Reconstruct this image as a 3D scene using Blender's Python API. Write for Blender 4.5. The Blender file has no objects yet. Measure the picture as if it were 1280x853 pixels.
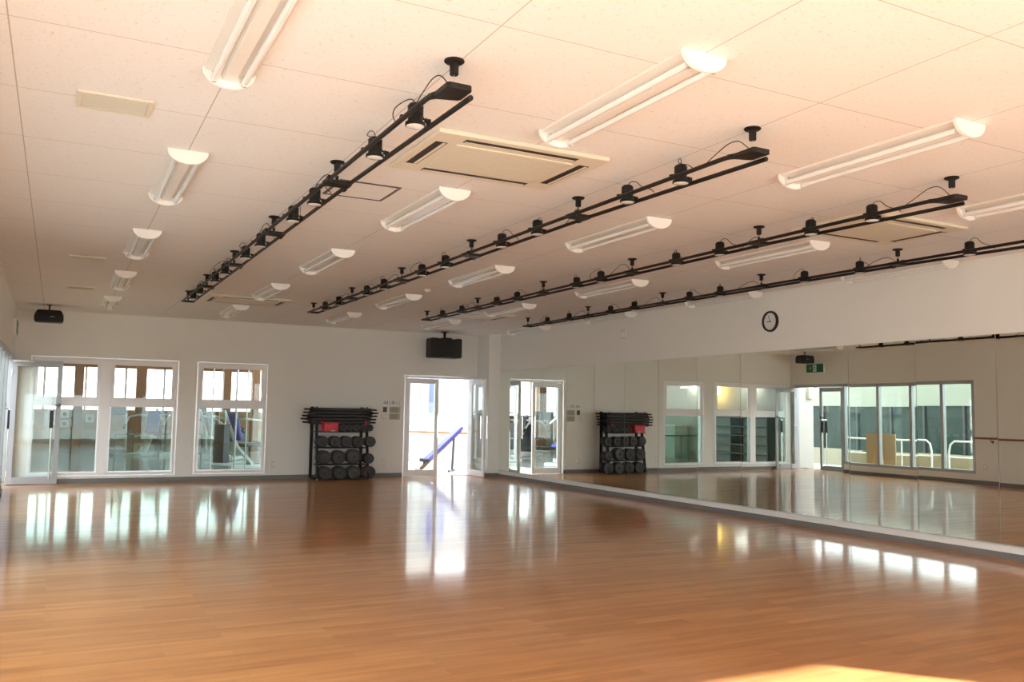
import bpy, bmesh, math, random
from mathutils import Vector, Matrix
random.seed(7)
S = bpy.context.scene
COL = S.collection
PI = math.pi

# ------------------------------------------------------------------ room
XL, XR = -0.66, 8.05
YB, YC, YR = 16.61, 16.04, -0.80
H = 2.90

# ------------------------------------------------------------------ helpers
class MB:
    """collects shapes into one mesh"""
    def __init__(s): s.bm = bmesh.new()
    def box(s, x0, x1, y0, y1, z0, z1, rot=None, piv=None):
        m = Matrix.Translation(((x0+x1)/2, (y0+y1)/2, (z0+z1)/2)) @ Matrix.Diagonal((abs(x1-x0), abs(y1-y0), abs(z1-z0), 1))
        if rot is not None:
            p = Vector(piv or ((x0+x1)/2, (y0+y1)/2, (z0+z1)/2))
            m = Matrix.Translation(p) @ rot.to_4x4() @ Matrix.Translation(-p) @ m
        bmesh.ops.create_cube(s.bm, size=1, matrix=m); return s
    def beam(s, a, b, w, h, up=(0, 0, 1)):
        a, b = Vector(a), Vector(b); d = (b-a); L = d.length; d.normalize()
        u = Vector(up)
        if abs(d.dot(u)) > .99: u = Vector((0, 1, 0))
        x = d.cross(u).normalized(); u = x.cross(d)
        m = Matrix((x, d, u)).transposed().to_4x4()
        m = Matrix.Translation((a+b)/2) @ m @ Matrix.Diagonal((w, L, h, 1))
        bmesh.ops.create_cube(s.bm, size=1, matrix=m); return s
    def cyl(s, a, b, r, r2=None, seg=16, caps=True):
        a, b = Vector(a), Vector(b); d = b-a
        q = Vector((0, 0, 1)).rotation_difference(d.normalized())
        m = Matrix.Translation((a+b)/2) @ q.to_matrix().to_4x4()
        bmesh.ops.create_cone(s.bm, cap_ends=caps, segments=seg, radius1=r, radius2=r if r2 is None else r2, depth=d.length, matrix=m)
        return s
    def tube(s, pts, r, seg=8):
        pts = [Vector(p) for p in pts]
        rings = []; n = len(pts); prev = None
        for i, p in enumerate(pts):
            t = (pts[min(i+1, n-1)]-pts[max(i-1, 0)]).normalized()
            if prev is None:
                u = Vector((0, 0, 1)) if abs(t.z) < .9 else Vector((1, 0, 0))
            else: u = prev
            x = t.cross(u).normalized(); u = x.cross(t).normalized(); prev = u
            rings.append([s.bm.verts.new(p+r*(math.cos(2*PI*k/seg)*x+math.sin(2*PI*k/seg)*u)) for k in range(seg)])
        for i in range(n-1):
            for k in range(seg):
                s.bm.faces.new((rings[i][k], rings[i][(k+1) % seg], rings[i+1][(k+1) % seg], rings[i+1][k]))
        s.bm.faces.new(rings[0][::-1]); s.bm.faces.new(rings[-1]); return s
    def prism(s, prof, a, b, axis='y'):
        """closed profile (u,v) extruded from a to b along axis; y: u=x v=z ; x: u=y v=z ; z: u=x v=y"""
        def P(u, v, t):
            return {'y': (u, t, v), 'x': (t, u, v), 'z': (u, v, t)}[axis]
        A = [s.bm.verts.new(P(u, v, a)) for u, v in prof]; B = [s.bm.verts.new(P(u, v, b)) for u, v in prof]
        n = len(prof)
        for i in range(n): s.bm.faces.new((A[i], A[(i+1) % n], B[(i+1) % n], B[i]))
        s.bm.faces.new(A[::-1]); s.bm.faces.new(B); return s
    def lathe(s, prof, c, axis='y', seg=32, caps=True):
        """prof: list of (r, t) along axis starting/ending at r=0 if closed"""
        c = Vector(c); rings = []
        for r, t in prof:
            ring = []
            for k in range(seg):
                a = 2*PI*k/seg; q = (r*math.cos(a), r*math.sin(a))
                v = {'y': Vector((q[0], t, q[1])), 'z': Vector((q[0], q[1], t)), 'x': Vector((t, q[0], q[1]))}[axis]
                ring.append(s.bm.verts.new(c+v))
            rings.append(ring)
        for i in range(len(rings)-1):
            for k in range(seg):
                s.bm.faces.new((rings[i][k], rings[i][(k+1) % seg], rings[i+1][(k+1) % seg], rings[i+1][k]))
        if caps: s.bm.faces.new(rings[0][::-1]); s.bm.faces.new(rings[-1])
        return s
    def build(s, name, m, parent=None, loc=None, smooth=False, bevel=0, seg=2):
        bmesh.ops.remove_doubles(s.bm, verts=s.bm.verts, dist=1e-6)
        bmesh.ops.recalc_face_normals(s.bm, faces=s.bm.faces)
        me = bpy.data.meshes.new(name); s.bm.to_mesh(me); s.bm.free()
        o = bpy.data.objects.new(name, me); COL.objects.link(o)
        me.materials.append(m)
        if parent is not None: o.parent = parent
        if loc is not None: o.location = loc
        if bevel:
            b = o.modifiers.new('bevel', 'BEVEL'); b.width = bevel; b.segments = seg; b.limit_method = 'ANGLE'
        if smooth:
            for p in me.polygons: p.use_smooth = True
            try:
                me.set_sharp_from_angle(angle=math.radians(38))
            except Exception: pass
        return o

def tag(o, label=None, cat=None, group=None, kind=None):
    if label: o['label'] = label
    if cat: o['category'] = cat
    if group: o['group'] = group
    if kind: o['kind'] = kind
    return o
def thing(name, loc, label, cat, group=None, rz=0, kind=None):
    o = bpy.data.objects.new(name, None); COL.objects.link(o)
    o.empty_display_size = .1; o.location = loc; o.rotation_euler = (0, 0, rz)
    return tag(o, label, cat, group, kind)
def dup(root, loc, label, rz=None):
    def cp(o, par):
        c = o.copy(); COL.objects.link(c)
        if par is not None: c.parent = par
        for ch in list(o.children): cp(ch, c)
        return c
    r = cp(root, None); r.location = loc
    if rz is not None: r.rotation_euler = (0, 0, rz)
    r['label'] = label
    return r

# ------------------------------------------------------------------ materials
def mat(name, col, rough=.5, metal=0., spec=.5, coat=0., coat_r=.1, trans=0., emit=None, es=0., ior=1.5, bump=0., bs=60., var=0., vs=5.):
    m = bpy.data.materials.new(name); m.use_nodes = True
    nt = m.node_tree; b = nt.nodes['Principled BSDF']
    b.inputs['Base Color'].default_value = (*col, 1); b.inputs['Roughness'].default_value = rough
    b.inputs['Metallic'].default_value = metal; b.inputs['Specular IOR Level'].default_value = spec
    b.inputs['Coat Weight'].default_value = coat; b.inputs['Coat Roughness'].default_value = coat_r
    b.inputs['Transmission Weight'].default_value = trans; b.inputs['IOR'].default_value = ior
    if emit: b.inputs['Emission Color'].default_value = (*emit, 1); b.inputs['Emission Strength'].default_value = es
    if bump or var:
        tc = nt.nodes.new('ShaderNodeTexCoord')
    if bump:
        n = nt.nodes.new('ShaderNodeTexNoise'); n.inputs['Scale'].default_value = bs; n.inputs['Detail'].default_value = 4
        nt.links.new(tc.outputs['Object'], n.inputs['Vector'])
        bp = nt.nodes.new('ShaderNodeBump'); bp.inputs['Strength'].default_value = bump; bp.inputs['Distance'].default_value = .01
        nt.links.new(n.outputs['Fac'], bp.inputs['Height']); nt.links.new(bp.outputs['Normal'], b.inputs['Normal'])
    if var:
        n = nt.nodes.new('ShaderNodeTexNoise'); n.inputs['Scale'].default_value = vs; n.inputs['Detail'].default_value = 3
        nt.links.new(tc.outputs['Object'], n.inputs['Vector'])
        mx = nt.nodes.new('ShaderNodeMix'); mx.data_type = 'RGBA'
        mx.inputs['A'].default_value = (*[c*(1-var) for c in col], 1); mx.inputs['B'].default_value = (*[min(1, c*(1+var)) for c in col], 1)
        nt.links.new(n.outputs['Fac'], mx.inputs['Factor']); nt.links.new(mx.outputs['Result'], b.inputs['Base Color'])
    return m

def glass_mat(name, tint, refl=.07, haze=0.0):
    """thin architectural glass: clear transmission with a fresnel reflection"""
    m = bpy.data.materials.new(name); m.use_nodes = True; nt = m.node_tree
    for n in list(nt.nodes): nt.nodes.remove(n)
    out = nt.nodes.new('ShaderNodeOutputMaterial'); tr = nt.nodes.new('ShaderNodeBsdfTransparent'); gl = nt.nodes.new('ShaderNodeBsdfGlossy')
    tr.inputs['Color'].default_value = (*tint, 1); gl.inputs['Roughness'].default_value = 0.0
    fr = nt.nodes.new('ShaderNodeLayerWeight'); fr.inputs['Blend'].default_value = .5
    pw = nt.nodes.new('ShaderNodeMath'); pw.operation = 'POWER'; pw.inputs[1].default_value = 5; nt.links.new(fr.outputs['Facing'], pw.inputs[0])
    ma = nt.nodes.new('ShaderNodeMath'); ma.operation = 'MULTIPLY_ADD'; ma.inputs[1].default_value = 1-refl/2; ma.inputs[2].default_value = refl/2; nt.links.new(pw.outputs[0], ma.inputs[0])
    mx = nt.nodes.new('ShaderNodeMixShader'); nt.links.new(ma.outputs[0], mx.inputs[0])
    nt.links.new(tr.outputs[0], mx.inputs[1]); nt.links.new(gl.outputs[0], mx.inputs[2])
    nt.links.new(mx.outputs[0], out.inputs['Surface']); return m

def floor_mat():
    m = bpy.data.materials.new('wood_floor'); m.use_nodes = True; nt = m.node_tree; N = nt.nodes; L = nt.links
    b = N['Principled BSDF']; tc = N.new('ShaderNodeTexCoord')
    br = N.new('ShaderNodeTexBrick'); br.offset = .37; br.offset_frequency = 2
    br.inputs['Scale'].default_value = 1; br.inputs['Brick Width'].default_value = .91; br.inputs['Row Height'].default_value = .10
    br.inputs['Mortar Size'].default_value = .0010; br.inputs['Bias'].default_value = 0
    br.inputs['Color1'].default_value = (.42, .188, .070, 1); br.inputs['Color2'].default_value = (.53, .25, .094, 1)
    br.inputs['Mortar'].default_value = (.40, .18, .066, 1)
    L.new(tc.outputs['Object'], br.inputs['Vector'])
    mp = N.new('ShaderNodeMapping'); mp.inputs['Scale'].default_value = (.7, 7, 1); L.new(tc.outputs['Object'], mp.inputs['Vector'])
    g = N.new('ShaderNodeTexNoise'); g.inputs['Scale'].default_value = 2.2; g.inputs['Detail'].default_value = 2.5; g.inputs['Roughness'].default_value = .5
    L.new(mp.outputs[0], g.inputs['Vector'])
    rp = N.new('ShaderNodeValToRGB'); rp.color_ramp.elements[0].position = .32; rp.color_ramp.elements[0].color = (.84, .80, .77, 1)
    rp.color_ramp.elements[1].position = .7; rp.color_ramp.elements[1].color = (1.06, 1.06, 1.05, 1)
    L.new(g.outputs['Fac'], rp.inputs['Fac'])
    mx = N.new('ShaderNodeMix'); mx.data_type = 'RGBA'; mx.blend_type = 'MULTIPLY'; mx.inputs['Factor'].default_value = 1
    L.new(br.outputs['Color'], mx.inputs['A']); L.new(rp.outputs['Color'], mx.inputs['B']); L.new(mx.outputs['Result'], b.inputs['Base Color'])
    # worn varnish: roughness blotches
    n2 = N.new('ShaderNodeTexNoise'); n2.inputs['Scale'].default_value = 1.3; n2.inputs['Detail'].default_value = 5; L.new(tc.outputs['Object'], n2.inputs['Vector'])
    mr = N.new('ShaderNodeMapRange'); mr.inputs['To Min'].default_value = .06; mr.inputs['To Max'].default_value = .12; L.new(n2.outputs['Fac'], mr.inputs['Value'])
    L.new(mr.outputs[0], b.inputs['Roughness'])
    b.inputs['Specular IOR Level'].default_value = .5; b.inputs['IOR'].default_value = 1.5
    # worn, hazy share of the varnish
    b2 = N.new('ShaderNodeBsdfPrincipled'); b2.inputs['Roughness'].default_value = .31
    L.new(mx.outputs['Result'], b2.inputs['Base Color'])
    ms = N.new('ShaderNodeMixShader'); ms.inputs[0].default_value = .30; L.new(b.outputs[0], ms.inputs[1]); L.new(b2.outputs[0], ms.inputs[2])
    L.new(ms.outputs[0], N['Material Output'].inputs['Surface'])
    return m

def ceiling_mat():
    m = bpy.data.materials.new('ceiling_board'); m.use_nodes = True; nt = m.node_tree; N = nt.nodes; L = nt.links
    b = N['Principled BSDF']; b.inputs['Roughness'].default_value = .95; b.inputs['Specular IOR Level'].default_value = .1
    tc = N.new('ShaderNodeTexCoord'); sp = N.new('ShaderNodeSeparateXYZ'); L.new(tc.outputs['Object'], sp.inputs[0])
    def line(out, off, pitch, w):
        a = N.new('ShaderNodeMath'); a.operation = 'SUBTRACT'; a.inputs[1].default_value = off; L.new(out, a.inputs[0])
        d = N.new('ShaderNodeMath'); d.operation = 'DIVIDE'; d.inputs[1].default_value = pitch; L.new(a.outputs[0], d.inputs[0])
        f = N.new('ShaderNodeMath'); f.operation = 'ROUND'; L.new(d.outputs[0], f.inputs[0])
        s_ = N.new('ShaderNodeMath'); s_.operation = 'SUBTRACT'; L.new(d.outputs[0], s_.inputs[0]); L.new(f.outputs[0], s_.inputs[1])
        ab = N.new('ShaderNodeMath'); ab.operation = 'ABSOLUTE'; L.new(s_.outputs[0], ab.inputs[0])
        c = N.new('ShaderNodeMath'); c.operation = 'LESS_THAN'; c.inputs[1].default_value = w/pitch; L.new(ab.outputs[0], c.inputs[0])
        return c.outputs[0]
    lx = line(sp.outputs['X'], -.26, .905, .0030); ly = line(sp.outputs['Y'], 4.04, .908, .0026)
    mxl = N.new('ShaderNodeMath'); mxl.operation = 'MAXIMUM'; L.new(lx, mxl.inputs[0]); L.new(ly, mxl.inputs[1])
    # small fissures of the mineral board
    v = N.new('ShaderNodeTexNoise'); v.inputs['Scale'].default_value = 60; v.inputs['Detail'].default_value = 2; v.inputs['Distortion'].default_value = 1.2
    L.new(tc.outputs['Object'], v.inputs['Vector'])
    rp = N.new('ShaderNodeValToRGB'); rp.color_ramp.elements[0].position = .33; rp.color_ramp.elements[0].color = (.70, .68, .655, 1)
    rp.color_ramp.elements[1].position = .37; rp.color_ramp.elements[1].color = (.82, .812, .80, 1); L.new(v.outputs['Fac'], rp.inputs['Fac'])
    mx = N.new('ShaderNodeMix'); mx.data_type = 'RGBA'; mx.inputs['B'].default_value = (.50, .46, .41, 1)
    L.new(rp.outputs['Color'], mx.inputs['A']); L.new(mxl.outputs[0], mx.inputs['Factor']); L.new(mx.outputs['Result'], b.inputs['Base Color'])
    return m

def mirror_mat():
    m = bpy.data.materials.new('mirror_silver'); m.use_nodes = True; nt = m.node_tree
    for n in list(nt.nodes): nt.nodes.remove(n)
    out = nt.nodes.new('ShaderNodeOutputMaterial'); gl = nt.nodes.new('ShaderNodeBsdfGlossy')
    gl.inputs['Color'].default_value = (.91, .94, .89, 1); gl.inputs['Roughness'].default_value = 0
    nt.links.new(gl.outputs[0], out.inputs['Surface']); return m

M = dict(
    wall=mat('wall_paper', (.84, .835, .805), .85, spec=.2, bump=.15, bs=220),
    floor=floor_mat(), ceil=ceiling_mat(), mirror=mirror_mat(),
    base=mat('grey_vinyl', (.20, .19, .185), .5),
    alu=mat('brushed_aluminium', (.72, .74, .76), .32, .75),
    awhite=mat('white_aluminium', (.92, .93, .96), .4, .0, .5),
    glass=glass_mat('clear_glass', (.95, .98, .965)),
    glass3=glass_mat('tinted_window_glass', (.74, .84, .80)),
    galu=mat('grey_window_aluminium', (.40, .42, .44), .38, .2),
    glass2=glass_mat('green_glass', (.90, .95, .925)),
    black=mat('black_metal', (.012, .012, .012), .48, .0, .3),
    blackr=mat('black_rubber', (.042, .043, .047), .5, bump=.1, bs=300),
    bplast=mat('black_plastic', (.012, .012, .013), .45),
    grillm=mat('speaker_grille', (.018, .018, .02), .6, bump=.8, bs=420),
    white=mat('white_enamel', (.86, .85, .82), .35),
    cap=mat('opal_plastic', (.90, .89, .86), .4),
    tubeg=mat('fluorescent_glass', (.88, .88, .87), .12, coat=.5),
    refl=mat('white_reflector', (.80, .775, .73), .3),
    lens=mat('lamp_lens', (.86, .88, .88), .08, coat=1.),
    beige=mat('aged_plastic', (.74, .69, .57), .5),
    beige2=mat('intake_grille', (.68, .64, .53), .6),
    slot=mat('dark_slot', (.03, .025, .02), .6),
    red=mat('red_plastic', (.60, .010, .03), .35),
    blue=mat('blue_vinyl', (.10, .09, .46), .4),
    orange=mat('orange_wood', (.62, .25, .10), .5),
    brown=mat('brown_paint', (.34, .17, .08), .6),
    chrome=mat('chrome', (.8, .8, .8), .15, 1.),
    cream=mat('cream_render', (.34, .35, .29), .8),
    conc=mat('pale_concrete', (.42, .42, .40), .8, var=.08, vs=2),
    gfloor=mat('gym_tile', (.40, .42, .41), .13, var=.05, vs=3),
    gwall=mat('gym_wall', (.50, .50, .46), .85),
    dark=mat('dark_glass', (.03, .05, .045), .15, coat=.3),
    deck=mat('deck_boards', (.24, .17, .10), .7, var=.2, vs=6),
    ply=mat('plywood', (.50, .30, .13), .7, var=.12, vs=3),
    wood=mat('rail_wood', (.22, .09, .035), .4),
    green=mat('sign_green', (.0, .16, .07), .5),
    ink=mat('print_ink', (.10, .10, .10), .7),
    paper=mat('paper', (.83, .84, .84), .7),
    paper2=mat('cream_paper', (.60, .57, .44), .7),
    leafm=mat('hedge_leaf', (.03, .07, .02), .7, var=.5, vs=9),
    face=mat('clock_face', (.78, .78, .76), .5),
    lit=mat('lit_tube', (1, 1, 1), .5, emit=(1, .98, .94), es=9.),
    lantern=mat('lit_lantern', (1, .7, .2), .5, emit=(1, .62, .16), es=5.),
    mach=mat('machine_white', (.82, .83, .83), .3),
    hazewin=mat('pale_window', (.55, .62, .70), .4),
    steel=mat('stack_steel', (.12, .12, .13), .35, .6),
)

# ------------------------------------------------------------------ shell
def struct(name, mb, m, label, **k):
    return tag(mb.build(name, m, **k), label, None, None, 'structure')
def wall_with_holes(fixed0, fixed1, axis, u0, u1, z0, z1, holes):
    """wall slab spanning u along the other axis with rectangular holes (ua, ub, za, zb)"""
    mb = MB(); us = sorted({u0, u1, *[h[0] for h in holes], *[h[1] for h in holes]})
    for a, b in zip(us[:-1], us[1:]):
        zs = [(z0, z1)]
        for h in holes:
            if h[0] <= a+1e-6 and h[1] >= b-1e-6:
                zs = [q for (p, r) in zs for q in ((p, min(r, h[2])), (max(p, h[3]), r)) if q[1]-q[0] > 1e-4]
        for p, r in zs:
            if axis == 'x': mb.box(a, b, fixed0, fixed1, p, r)
            else: mb.box(fixed0, fixed1, a, b, p, r)
    return mb

struct('floor', MB().box(XL-.15, XR+.15, YR-.2, YB+.2, -.12, 0), M['floor'], 'glossy orange-brown wood plank floor of the studio')
struct('ceiling', MB().box(XL-.15, XR+.15, YR-.2, YB+.2, H, H+.25), M['ceil'], 'off-white fissured board ceiling with thin square joints')
W1 = (-.396, 1.895, .13, 2.12); W2 = (2.235, 3.46, .13, 2.12); D1 = (6.20, 7.68, 0, 2.01)
struct('wall_back', wall_with_holes(YB, YB+.2, 'x', XL-.15, XR+.15, 0, H, [W1, W2, D1]), M['wall'], 'off-white back wall with two windows and a double glass door')
LO = (11.58, 16.55, 0, 2.12); LW = (1.0, 8.5, .3, 2.12)
struct('wall_left', wall_with_holes(XL-.15, XL, 'y', YR-.2, YB, 0, H, [LO, LW]), M['wall'], 'off-white left wall with a row of glazed bays')
struct('wall_right', MB().box(XR, XR+.15, YR-.2, YB, 0, H), M['wall'], 'off-white right wall above and below the long mirror')
RW = [(6.62, 7.58, 0, 2.30), (2.7, 5.3, .1, 1.72), (-.4, 2.3, .1, 1.72)]
struct('wall_rear', wall_with_holes(YR-.2, YR, 'x', XL, XR, 0, H, RW), M['wall'], 'wall behind the viewpoint with large windows')
struct('trim_1', MB().box(7.79, XR, YC, YB, 0, H), M['wall'], 'narrow off-white corner column between back wall and mirror', bevel=.004)
struct('wall_sun_block', MB().box(XL-.15, 20, YR-.3, YB+.3, H+.3, 6.2).box(XR+.2, 20, YR-.3, YB+.3, -.14, H+.3), M['cream'], 'unseen mass above and beside the studio, added to block the sun')  # added out of view to keep sun off the terrace, gym and neighbouring fascia
# baseboards
b = MB()
for a, c in ((XL, 6.17), (7.71, 7.79)): b.box(a, c, YB-.012, YB, 0, .075)
b.box(7.778, XR, YC-.012, YC, 0, .075); b.box(7.778, 7.79, YC, YB, 0, .075)
struct('baseboard_back', b, M['base'], 'grey vinyl baseboard along the back wall')
struct('baseboard_right', MB().box(XR-.012, XR, YR, YC, 0, .06), M['base'], 'dark grey baseboard below the long mirror')
struct('baseboard_left', MB().box(XL, XL+.012, 8.6, 11.58, 0, .075).box(XL, XL+.012, 11.58, 14.97, 0, .075).box(XL, XL+.012, YR, 8.6, 0, .075), M['base'], 'grey baseboard along the left wall')
struct('wall_sill', MB().box(XL-.15, XL, 11.58, 14.97, 0, .20), M['wall'], 'low white sill wall under the left glazed bays')
# ceiling edge trim (thin shadow-gap moulding)
struct('trim_2', MB().box(XL, XR, YB-.02, YB, H-.02, H).box(XR-.015, XR, YR, YC, H-.015, H).box(XL, XL+.015, YR, YB, H-.015, H), M['wall'], 'thin white moulding where walls meet the ceiling')

# ---- mirror wall
mz0, mz1, pan = .138, 2.139, .8916
mw = thing('wall_mirror', (XR, 8.0, mz0), 'long frameless wall mirror made of tall glass panels on the right wall', 'mirror')
tilt = [.0, .0004, -.0006, .0003, -.0004, .0007, -.0005, .0009, -.0008, .0008, -.0013, .0012, -.0010, .0008, -.0005, .0]
for k in range(16):
    y1 = YC-.004-pan*k; y0 = y1-pan+.006
    p = MB().box(-.003, .003, -(y1-y0)/2, (y1-y0)/2, 0, mz1-mz0).build('mirror_panel', M['mirror'], mw)
    p.location = (-.009, (y0+y1)/2-8.0, 0); p.rotation_euler = (0, -.4*tilt[k], tilt[k])
MB().box(-.014, -.001, YC-pan*16-8, YC-8, -.012, -.001).build('bottom_channel', M['alu'], mw)

# ------------------------------------------------------------------ windows in the back wall
def back_window(name, x0, x1, z0, z1, bays, label):
    yf, yb = YB-.012, YB+.10
    f = MB()
    f.box(x0, x1, yf, yb, z1-.05, z1).box(x0, x1, yf, yb, z0, z0+.045)
    f.box(x0, x0+.045, yf, yb, z0+.045, z1-.05).box(x1-.045, x1, yf, yb, z0+.045, z1-.05)
    for a, c in zip(bays[:-1], bays[1:]): f.box(a[1], c[0], yf+.004, yb, z0+.045, z1-.05)
    for a, c in bays: f.box(a, c, yf+.008, yb, 1.295, 1.385)
    root = tag(f.build(name, M['awhite'], bevel=.004), label, None, None, 'structure')
    for a, c in bays:
        s = MB(); w = .05; zz0, zz1 = 1.385, z1-.05
        s.box(a, c, yf+.012, yf+.06, zz1-w, zz1).box(a, c, yf+.012, yf+.06, zz0, zz0+w+.02)
        s.box(a, a+w, yf+.012, yf+.06, zz0+w+.02, zz1-w).box(c-w, c, yf+.012, yf+.06, zz0+w+.02, zz1-w)
        s.box((a+c)/2-.05, (a+c)/2+.05, yf+.0, yf+.012, zz0+.02, zz0+.035)
        so = s.build('upper_sash', M['awhite'], root, bevel=.003)
        MB().box(a+w, c-w, yf+.033, yf+.039, zz0+w+.02, zz1-w).build('pane', M['glass'], so)
        MB().box(a, c, yf+.045, yf+.051, z0+.045, 1.295).build('pane', M['glass3'], root)
        MB().box(a, c, yf+.035, yf+.06, z0+.045, z0+.06).box(a, a+.015, yf+.035, yf+.06, z0+.06, 1.295).box(c-.015, c, yf+.035, yf+.06, z0+.06, 1.295).build('glazing_bead', M['alu'], root)
    return root
back_window('window_1', *W1, [(W1[0]+.045, .64), (.82, W1[1]-.045)], 'double-bay white aluminium window near the back left corner')
back_window('window_2', *W2, [(W2[0]+.045, W2[1]-.045)], 'single-bay white aluminium window left of the weight rack')
for n, (x0, x1, z0, z1) in enumerate((W1, W2)):
    struct('trim_%d' % (3+n), MB().box(x0-.018, x1+.018, YB-.006, YB, z1, z1+.016).box(x0-.018, x0, YB-.006, YB, z0, z1).box(x1, x1+.018, YB-.006, YB, z0, z1).box(x0-.018, x1+.018, YB-.006, YB, z0-.016, z0), M['alu'], 'thin grey edging around ' + ('the double-bay window' if n == 0 else 'the single-bay window'))

# ------------------------------------------------------------------ glass doors
def d_handle(mb, x, y, z0, z1, out):
    mb.cyl((x, y, z0), (x, y+out, z0), .009).cyl((x, y, z1), (x, y+out, z1), .009).cyl((x, y+out, z0-.03), (x, y+out, z1+.03), .011)
def leaf(parent, name, w, h, m, handle='d', flip=False):
    """leaf in local space: hinge at x=0, spans +x to w, thickness along y, base z=0"""
    st, tr, brl = .075, .10, .125
    f = MB().box(0, st, -.018, .018, .008, h).box(w-st, w, -.018, .018, .008, h).box(st, w-st, -.018, .018, h-tr, h).box(st, w-st, -.018, .018, .008, brl)
    fo = f.build(name, m, parent, bevel=.003)
    MB().box(st, w-st, -.003, .003, brl, h-tr).build('pane', M['glass'], fo)
    if handle == 'd':
        hm = MB(); x = w-st/2
        d_handle(hm, x, .018, .80, 1.20, .05); hm.build('handle', M['chrome'], fo, smooth=True)
        hm = MB(); d_handle(hm, x, -.018, .80, 1.20, -.05); hm.build('handle', M['chrome'], fo, smooth=True)
    else:
        x = w-.13
        for sgn in (1, -1):
            ho = MB().cyl((x, .07*sgn, .10), (x, .07*sgn, 1.26), .010).cyl((x, 0, .12), (x, .07*sgn, .12), .010).cyl((x, 0, 1.24), (x, .07*sgn, 1.24), .010).build('handle', M['chrome'], fo, smooth=True)
            MB().box(x-.028, x+.028, .07*sgn-.014, .07*sgn+.014, .93, 1.22).build('grip', M['bplast'], ho, bevel=.006)
        MB().box(w-.10, w+.0, -.03, .03, 1.29, 1.315).box(w-.05, w-.02, -.024, .024, 1.27, 1.34).build('lock', M['steel'], fo, bevel=.003)
    for z in (.18, h/2, h-.2): MB().cyl((-.006, -.02, z-.05), (-.006, -.02, z+.05), .010).build('hinge', M['alu'], fo, smooth=True)
    return fo
x0, x1, z1 = D1[0], D1[1], D1[3]
dr = tag(MB().box(x0, x0+.035, YB-.01, YB+.12, 0, z1).box(x1-.035, x1, YB-.01, YB+.12, 0, z1).box(x0, x1, YB-.01, YB+.12, z1-.035, z1).build('door_1', M['awhite'], bevel=.003),
         'double glass door in white frame at the right of the back wall, right leaf open', None, None, 'structure')
lw = (x1-x0-.07)/2-.004
l1 = leaf(dr, 'door_leaf', lw, z1-.045, M['awhite']); l1.location = (x0+.037, YB+.03, 0)
l2 = leaf(dr, 'door_leaf', lw, z1-.045, M['awhite']); l2.location = (x1-.03, YB-.032, 0); l2.rotation_euler = (0, 0, math.radians(-91.5))
MB().box(-.03, .03, -.10, .10, 0, .05).box(-.012, .012, -.34, -.05, .03, .045).build('door_closer', M['alu'], dr, (x1-.05, YB-.14, z1-.055), bevel=.003)
struct('trim_5', MB().box(x0-.022, x1+.022, YB-.014, YB-.001, z1, z1+.022).box(x0-.022, x0, YB-.014, YB-.001, 0, z1).box(x1, x1+.022, YB-.014, YB-.001, 0, z1), M['alu'], 'thin grey metal casing around the double glass door')
# threshold
struct('trim_6', MB().box(x0, x1, YB-.01, YB+.2, 0, .008), M['alu'], 'metal threshold strip under the double glass door')

# left glazed wall: entrance with two leaves and four fixed bays
LX = XL-.06
fr = MB()
fr.box(LX-.05, LX+.05, LO[0], LO[1], 2.05, 2.12)
for y in (16.515, 14.975): fr.box(LX-.05, LX+.05, y-.035, y+.035, 0, 2.05)
for y in (14.055, 13.18, 12.34, 11.615): fr.box(LX-.05, LX+.05, y-.035, y+.035, .20, 2.05)
fr.box(LX-.05, LX+.06, 11.58, 14.94, .20, .265)
wf = tag(fr.build('window_3', M['galu'], bevel=.003), 'row of four tall fixed aluminium glazed bays and entrance frame in left wall', None, None, 'structure')
for a, c in ((14.09, 14.94), (13.215, 14.02), (12.375, 13.145), (11.65, 12.305)):
    MB().box(LX-.003, LX+.003, a, c, .265, 2.05).build('pane', M['glass2'], wf)
ld = thing('door_2', (LX, 15.75, 0), 'double aluminium-framed glass entrance door in the left wall, one leaf open', None, None, 0, 'structure')
ld.pop('category', None) if 'category' in ld else None
a1 = leaf(ld, 'door_leaf', .735, 2.035, M['galu'], 'bar'); a1.location = (.05, 16.49-15.75, 0); a1.rotation_euler = (0, 0, math.radians(1))
a2 = leaf(ld, 'door_leaf', .735, 2.035, M['galu'], 'bar'); a2.location = (0, 15.01-15.75, 0); a2.rotation_euler = (0, 0, math.radians(90))
MB().box(0, .22, -.10, -.06, 2.0, 2.04).box(.05, .30, -.075, -.055, 2.005, 2.02).build('door_closer', M['alu'], ld, (.06, 16.45-15.75, 0), bevel=.004)
# left window further forward and rear windows
def plain_window(name, axis, c, u0, u1, z0, z1, n, label):
    f = MB()
    def bx(a, b_, p, q):
        if axis == 'y': f.box(c-.03, c+.03, a, b_, p, q)
        else: f.box(a, b_, c-.03, c+.03, p, q)
    bx(u0, u1, z0, z0+.05); bx(u0, u1, z1-.05, z1)
    for i in range(n+1):
        u = u0+(u1-u0)*i/n; a, b_ = max(u0, u-.03), min(u1, u+.03); bx(a, b_, z0+.05, z1-.05)
    r = tag(f.build(name, M['alu']), label, None, None, 'structure')
    for i in range(n):
        a = u0+(u1-u0)*i/n+.03; b_ = u0+(u1-u0)*(i+1)/n-.03
        q = MB()
        if axis == 'y': q.box(c-.003, c+.003, a, b_, z0+.05, z1-.05)
        else: q.box(a, b_, c-.003, c+.003, z0+.05, z1-.05)
        q.build('pane', M['glass'], r)
plain_window('window_4', 'y', LX, *LW, 7, 'row of glazed bays in the left wall beside the viewpoint')
plain_window('window_5', 'x', YR-.1, *RW[0], 1, 'tall narrow glazed door-window in the wall behind the viewpoint')
plain_window('window_6', 'x', YR-.1, *RW[1], 3, 'wide window at the right of the wall behind the viewpoint')
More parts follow.
